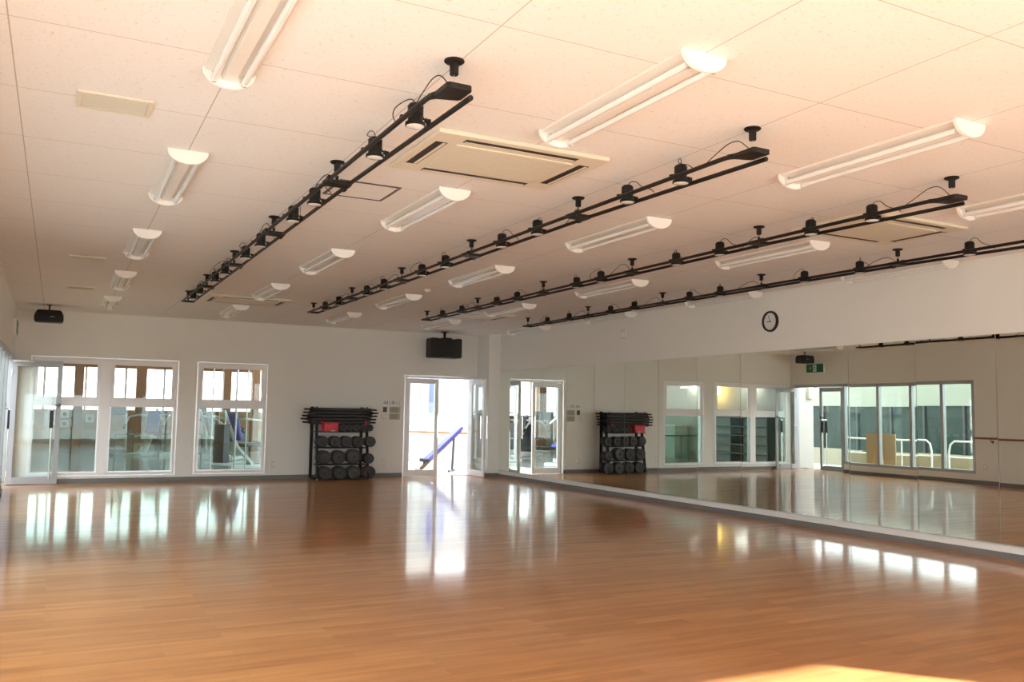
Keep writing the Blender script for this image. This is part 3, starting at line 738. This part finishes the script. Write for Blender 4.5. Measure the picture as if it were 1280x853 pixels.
def machine(loc, rz, lab, tall=True, pads=True, pad='blue'):
    r = thing('weight_machine', loc, lab, 'exercise machine', None, rz)
    f = MB().beam((-.45, -.3, .04), (-.45, .9, .04), .07, .07).beam((.45, -.3, .04), (.45, .9, .04), .07, .07).beam((-.45, .9, .04), (.45, .9, .04), .07, .07).beam((-.45, -.3, .04), (.45, -.3, .04), .07, .07)
    if tall:
        f.beam((-.3, .85, .05), (-.3, .85, 2.0), .07, .07).beam((.3, .85, .05), (.3, .85, 2.0), .07, .07).beam((-.3, .85, 2.0), (.3, .85, 2.0), .09, .09)
        f.beam((0, .85, 2.0), (0, -.15, 2.05), .08, .08).beam((0, .4, 2.0), (0, .85, 1.6), .05, .05)
    HT = 1.95 if tall else 1.22
    f.beam((0, -.1, .05), (0, .35, .45), .07, .07).beam((0, .35, .45), (0, .75, 1.25), .07, .07)
    f.build('frame', M['mach'], r, bevel=.008)
    MB().box(-.17, .17, .70, .86, .12, .95).build('weight_stack', M['steel'], r, bevel=.003)
    MB().cyl((-.1, .78, .9), (-.1, .78, HT), .01).cyl((.1, .78, .9), (.1, .78, HT), .01).build('guide_rod', M['chrome'], r, smooth=True)
    if pads:
        MB().box(-.2, .2, -.28, .25, .45, .54).build('seat', M['blue' if tall else 'steel'], r, bevel=.03, seg=3)
        o = MB().box(-.17, .17, -.05, .05, 0, .62).build('backrest', M[pad], r, bevel=.03, seg=3); o.location = (0, .36, .60); o.rotation_euler = (math.radians(-18), 0, 0)
    g = 0 if tall else -.22
    MB().tube([(-.42, .5, 1.3+g), (-.5, .1, 1.25+g), (-.5, -.15, 1.05+g)], .025, 10).tube([(.42, .5, 1.3+g), (.5, .1, 1.25+g), (.5, -.15, 1.05+g)], .025, 10).tube([(-.42, .5, 1.3+g), (.42, .5, 1.3+g)], .03, 10).build('press_arm', M['mach'], r, smooth=True)
    for q in (-.5, .5): MB().cyl((q, -.15, 1.05+g), (q, -.25, .97+g), .022).build('handle', M['black'], r, smooth=True)
    return r
machine((4.7, 19.0, 0), math.radians(150), 'white weight machine with blue pads nearest the open glass door')
machine((3.9, 23.3, 0), math.radians(60), 'white weight machine with dark pads behind the single-bay window', False, True, 'steel')
machine((2.15, 25.2, 0), math.radians(-25), 'white weight machine with a blue back pad behind the wide window', False)
machine((5.2, 21.6, 0), math.radians(200), 'tall white weight machine second from the open glass door')
machine((3.9, 20.3, 0), math.radians(120), 'low white weight machine left of the tall ones, seen in mirror', False)
def treadmill(loc, rz, lab):
    r = thing('treadmill', loc, lab, 'treadmill', None, rz)
    MB().box(-.36, .36, -.8, .8, .06, .17).build('deck', M['steel'], r, bevel=.02)
    MB().box(-.24, .24, -.78, .6, .17, .178).build('belt', M['blackr'], r)
    for s_ in (-1, 1): MB().tube([(s_*.36, .7, .1), (s_*.34, .62, 1.1), (s_*.33, .25, 1.12), (s_*.33, .05, 1.05)], .03, 10).build('handrail', M['mach'], r, smooth=True)
    MB().box(-.34, .34, .55, .68, 1.08, 1.36).build('console', M['steel'], r, bevel=.03)
treadmill((1.35, 26.6, 0), PI, 'dark treadmill near the far gym wall behind the wide window')
treadmill((3.4, 26.4, 0), PI, 'dark treadmill near the far gym wall behind the single-bay window')
# shelving on the left end wall, desk, chair, lamps
sh = thing('wall_shelving', (-1.18, 19.3, 0), 'dark open shelving against the left end wall of the gym', 'shelving')
MB().box(-.2, .2, -1.4, -1.36, 0, 1.45).box(-.2, .2, 1.36, 1.4, 0, 1.45).box(-.2, .2, -.02, .02, 0, 1.45).build('upright', M['steel'], sh)
for z in (.25, .5, .75, 1.0, 1.25, 1.43): MB().box(-.2, .2, -1.36, 1.36, z, z+.025).build('shelf', M['steel'], sh)
de = thing('reception_counter', (-.85, 22.4, 0), 'pale green counter near the left end of the gym', 'counter')
MB().box(-.25, .25, -1.0, 1.0, 0, .98).build('front', mat('pale_green_panel', (.45, .52, .44), .6), de, bevel=.01)
MB().box(-.28, .28, -1.05, 1.05, .98, 1.02).build('worktop', M['white'], de, bevel=.006)
ch = thing('office_chair', (-.75, 24.0, 0), 'black high-backed chair beyond the gym counter', 'chair')
MB().prism([(-.24, .95), (-.25, 1.15), (-.20, 1.33), (-.08, 1.42), (.08, 1.42), (.20, 1.33), (.25, 1.15), (.24, .95), (.20, .60), (-.20, .60)], .18, .26).build('backrest', M['blackr'], ch, bevel=.02)
MB().box(-.24, .24, -.24, .22, .45, .53).build('seat', M['blackr'], ch, bevel=.02)
MB().cyl((0, 0, .1), (0, 0, .45), .03).build('column', M['steel'], ch, smooth=True)
MB().beam((-.28, 0, .06), (.28, 0, .06), .05, .04).beam((0, -.28, .06), (0, .28, .06), .05, .04).build('base', M['black'], ch)
k = 0
gl = None
for (x, y) in ((-1.15, 18.9), (-1.15, 21.4), (-.75, 22.6)):
    lab = 'lit white tube light hanging in the gym seen in the mirror, ' + ['left', 'middle', 'right'][k]
    if gl is None:
        gl = thing('gym_tube_light', (x, y, 2.22), lab, 'ceiling light', 'lit gym tube lights')
        MB().box(-.08, .08, -.40, .40, -.03, 0).build('housing', M['white'], gl, bevel=.004)
        MB().cyl((0, -.38, -.05), (0, .38, -.05), .018).build('fluorescent_tube', M['lit'], gl, smooth=True)
        for q in (-.3, .3): MB().cyl((0, q, 0), (0, q, H-2.22), .004).build('cord', M['black'], gl)
    else: dup(gl, (x, y, 2.22), lab)
    k += 1
ln = thing('hanging_lantern', (-1.12, 20.2, H), 'warm yellow box lantern hanging in the gym', 'lantern')
MB().cyl((0, 0, -.72), (0, 0, 0), .006).build('cord', M['black'], ln)
MB().box(-.15, .15, -.18, .18, -.98, -.72).build('lamp_shade', M['lantern'], ln, bevel=.01)

# terrace beyond the double door
struct('floor_terrace', MB().box(GX1, 16, YB+.2, 30, -.12, -.002), mat('terrace_tile', (.50, .50, .49), .6), 'bright pale terrace beyond the double glass door')
bn = thing('decline_bench', (7.0, 17.75, 0), 'blue decline sit-up bench sloping beyond the double glass door', 'exercise bench')
A, B = Vector((0.02, 0, .06)), Vector((.98, .05, .90))
MB().beam(A, B, .07, .05, (0, 1, 0)).build('frame_beam', M['brown'], bn, bevel=.004)
d = (B-A).normalized(); nrm = Vector((-d.z, 0, d.x))
MB().beam(A+d*.22+nrm*.055, B+d*.03+nrm*.055, .28, .065, nrm).build('backrest', M['blue'], bn, bevel=.015)
MB().beam((.76, 0, .0), (.80, .02, .72), .04, .04).beam((.60, -.2, .02), (.92, .22, .02), .04, .04).build('leg', M['steel'], bn)
MB().beam((0, -.2, .03), (0, .2, .03), .05, .05).build('foot', M['black'], bn)
MB().cyl((.1, -.18, .25), (.1, .18, .25), .04).beam((.1, 0, .1), (.1, 0, .25), .03, .03).build('ankle_roller', M['blackr'], bn, smooth=True)
rl = thing('terrace_railing', (8.0, 19.3, 0), 'orange-topped white railing across the bright terrace', 'railing')
MB().beam((-1.9, 0, .86), (3.6, -.9, .72), .05, .05).build('top_rail', M['orange'], rl, bevel=.01)
for i in range(12):
    t_ = i/11; MB().cyl((-1.9+5.5*t_, -.9*t_, 0), (-1.9+5.5*t_, -.9*t_, .84-.14*t_), .012).build('baluster', M['white'], rl, smooth=True)
for i, (x, y) in enumerate(((8.55, 21.2), (9.25, 22.0))):
    q = thing('banner_flag', (x, y, 0), ['blue and white vertical banner nearer the left door leaf, on terrace', 'pale blue vertical banner further along the terrace'][i], 'banner')
    MB().cyl((0, 0, 0), (0, 0, 2.3), .015).build('pole', M['white'], q, smooth=True)
    MB().box(.02, .16, -.004, .004, 1.25, 2.2).build('cloth', mat('banner_blue_%d' % i, ((.22, .25, .75), (.45, .55, .85))[i], .7), q)
    MB().cyl((0, 0, 0), (0, 0, .05), .15).build('base', M['white'], q, smooth=True)
machine((8.2, 22.6, 0), math.radians(170), 'white exercise machine out on the bright terrace')
nb = thing('white_annexe', (10.6, 23.2, -.14), 'pale annexe building closing the bright terrace beyond the glass door', 'building')
pale = mat('pale_render', (.80, .79, .76), .8)
MB().box(-4.4, 6, 0, 3.5, 0, 3.2).build('wall', pale, nb)
for i in range(6):
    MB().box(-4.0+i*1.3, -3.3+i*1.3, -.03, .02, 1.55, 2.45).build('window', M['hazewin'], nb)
    MB().box(-4.05+i*1.3, -3.25+i*1.3, -.06, 0, 2.45, 2.52).build('window_hood', M['white'], nb)
MB().box(-4.3, -2.9, -.25, 0, .3, 1.25).build('planter_box', mat('tan_planter', (.72, .50, .34), .8), nb)
MB().box(-4.4, 6, -.12, 0, 3.05, 3.2).build('parapet_coping', M['white'], nb)
# distant city blocks in the far gym windows
for i, (x, w_, hgt) in enumerate(((-6, 5, 3.6), (1.5, 4, 3.1), (8.5, 5, 4.2), (16, 4, 3.3))):
    q = thing('distant_building', (x, 75, -.14), 'faint pale building on the horizon, %s' % ['furthest left', 'behind the wide window', 'behind the single-bay window', 'right of the others'][i], 'building', 'buildings on the horizon')
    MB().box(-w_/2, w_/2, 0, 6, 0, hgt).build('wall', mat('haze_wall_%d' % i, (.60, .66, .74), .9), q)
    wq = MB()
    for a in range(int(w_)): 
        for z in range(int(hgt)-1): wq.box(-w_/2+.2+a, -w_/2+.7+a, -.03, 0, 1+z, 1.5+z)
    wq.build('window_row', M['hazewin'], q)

# ------------------------------------------------------------------ left exterior, seen in the mirror
struct('terrain_deck', MB().box(-2.5, XL-.15, 8, YB, -.12, -.02), M['deck'], 'brown deck outside the left glazed bays')
mtb = thing('meter_box', (-1.27, YB, 1.92), 'beige metal box on the porch wall outside the left entrance', 'wall box')
MB().box(-.10, .10, -.09, 0, -.14, .14).build('case', M['beige'], mtb, bevel=.006); MB().box(-.085, .085, -.097, -.09, -.125, .125).build('door', M['beige'], mtb, bevel=.004)
struct('wall_parapet', MB().box(-2.65, -2.5, 8, YB, -.12, .44), mat('tan_parapet', (.42, .36, .24), .8), 'low tan parapet along the outer edge of the deck')
def pipe_rail(loc, L, lab, c0=True, c1=True):
    r = thing('pipe_railing', loc, lab, 'railing')
    z = .82
    def path(z):
        p = []
        if c0: p += [(0, 0, 0), (0, 0, z-.25), (0, .04, z-.08), (0, .14, z)]
        else: p += [(0, 0, z)]
        p += [(0, L/2, z)]
        if c1: p += [(0, L-.14, z), (0, L-.04, z-.08), (0, L, z-.25), (0, L, 0)]
        else: p += [(0, L, z)]
        return p
    MB().tube(path(z), .022, 10).build('top_rail', M['white'], r, smooth=True)
    MB().tube([(0, .02, .45), (0, L-.02, .45)], .014, 8).build('middle_rail', M['white'], r, smooth=True)
    for i in range(1, int(L/.9)+1): 
        if i*.9 < L-.1: MB().cyl((0, i*.9, 0), (0, i*.9, z), .018).build('post', M['white'], r, smooth=True)
pipe_rail((-2.2, 13.75, -.02), 2.6, 'white pipe railing on the deck nearer the entrance door, with curved ends')
pipe_rail((-2.2, 9.6, -.02), 3.7, 'white pipe railing on the deck further from the entrance door')
pb_ = thing('plywood_board', (-1.35, 14.55, -.02), 'plywood board propped on an easel outside the left bays', 'board')
MB().box(-.01, .01, -.42, .42, .10, .98).build('panel', M['ply'], pb_)
MB().beam((.03, 0, .95), (.16, -.22, 0), .025, .03).beam((.03, 0, .95), (.16, .18, 0), .025, .03).build('easel_leg', M['orange'], pb_)
# low neighbouring building: dark glazing below a cream fascia
nb2 = thing('neighbouring_building', (-5.2, 14, -.14), 'low neighbouring building with dark glass under a cream fascia', 'building')
MB().box(-3, 0, -9, 12, 1.80, 2.50).build('fascia', M['cream'], nb2)
MB().box(-2.9, -.06, -8.9, 11.9, .5, 1.80).build('glass_front', M['dark'], nb2)
MB().box(-2.9, -.02, -8.9, 11.9, 0, .5).build('plinth', mat('plinth_tan', (.36, .33, .25), .8), nb2)
for i in range(18): MB().box(-.06, 0, -8.6+i*1.2, -8.54+i*1.2, .5, 1.80).build('mullion', M['steel'], nb2)
def bush(loc, r, lab, seed):
    rr = random.Random(seed); o = thing('shrub', loc, lab, 'shrub', 'shrubs between the deck and the neighbouring building')
    m = MB()
    for i in range(420):
        u, v_ = rr.random()*2*PI, rr.random(); q = r*(.55+.45*rr.random())
        p = Vector((q*math.cos(u)*math.sqrt(v_), q*math.sin(u)*math.sqrt(v_), .25+r*1.5*(1-v_*.7)*(.5+.5*rr.random())))
        n1 = Vector((rr.uniform(-1, 1), rr.uniform(-1, 1), rr.uniform(-1, 1))).normalized(); n2 = n1.orthogonal().normalized(); s_ = .07
        vs = [m.bm.verts.new(p+n1*s_), m.bm.verts.new(p+n2*s_*.5), m.bm.verts.new(p-n1*s_), m.bm.verts.new(p-n2*s_*.5)]
        m.bm.faces.new(vs)
    m.build('foliage', M['leafm'], o)
    MB().tube([(0, 0, 0), (.02, 0, .3), (0, .03, .7)], .03, 8).build('stem', M['wood'], o, smooth=True)
for i, (y, r, lab) in enumerate(((16.6, .45, 'dark green shrub opposite the left entrance door'), (13.2, .5, 'dark green shrub behind the gap of the pipe railings'), (11.2, .5, 'dark green shrub at the far end of the pipe railing'))):
    bush((-3.7, y, -.14), r, lab, i+5)

# ------------------------------------------------------------------ light
sun = bpy.data.lights.new('sun', 'SUN'); sun.energy = 22.5; sun.angle = math.radians(.8); sun.color = (1, .95, .93)
so = bpy.data.objects.new('sun', sun); COL.objects.link(so)
el = math.radians(21.2)
dvec = Vector((-.66*math.cos(el), .75*math.cos(el), -math.sin(el)))
so.rotation_euler = dvec.to_track_quat('-Z', 'Y').to_euler()
w = bpy.data.worlds.new('world'); S.world = w; w.use_nodes = True
bg = w.node_tree.nodes['Background']; bg.inputs['Color'].default_value = (.88, .94, 1, 1); bg.inputs['Strength'].default_value = 2.8
S.view_settings.view_transform = 'Standard'; S.view_settings.look = 'None'; S.view_settings.gamma = 1; S.view_settings.use_curve_mapping = False
S.view_settings.exposure = 1.38
S.cycles.max_bounces = 12; S.cycles.diffuse_bounces = 6; S.cycles.glossy_bounces = 6; S.cycles.transparent_max_bounces = 16
S.cycles.caustics_reflective = True; S.cycles.sample_clamp_indirect = 8

# ------------------------------------------------------------------ camera
F = 1092.805; yaw, pitch, roll = .4778135, .0816485, .0160314
cy, sy, cp, sp_ = math.cos(yaw), math.sin(yaw), math.cos(pitch), math.sin(pitch)
f_ = Vector((sy*cp, cy*cp, sp_)); r_ = Vector((cy, -sy, 0)); u_ = r_.cross(f_)
r2 = math.cos(roll)*r_+math.sin(roll)*u_; u2 = -math.sin(roll)*r_+math.cos(roll)*u_
cam = bpy.data.cameras.new('camera'); co = bpy.data.objects.new('camera', cam); COL.objects.link(co)
m = Matrix((r2, u2, -f_)).transposed().to_4x4(); m.translation = (0, 0, 1.30696); co.matrix_world = m
cam.sensor_fit = 'HORIZONTAL'; cam.sensor_width = 36; cam.lens = F/1280*36; cam.clip_start = .05; cam.clip_end = 300
S.camera = co
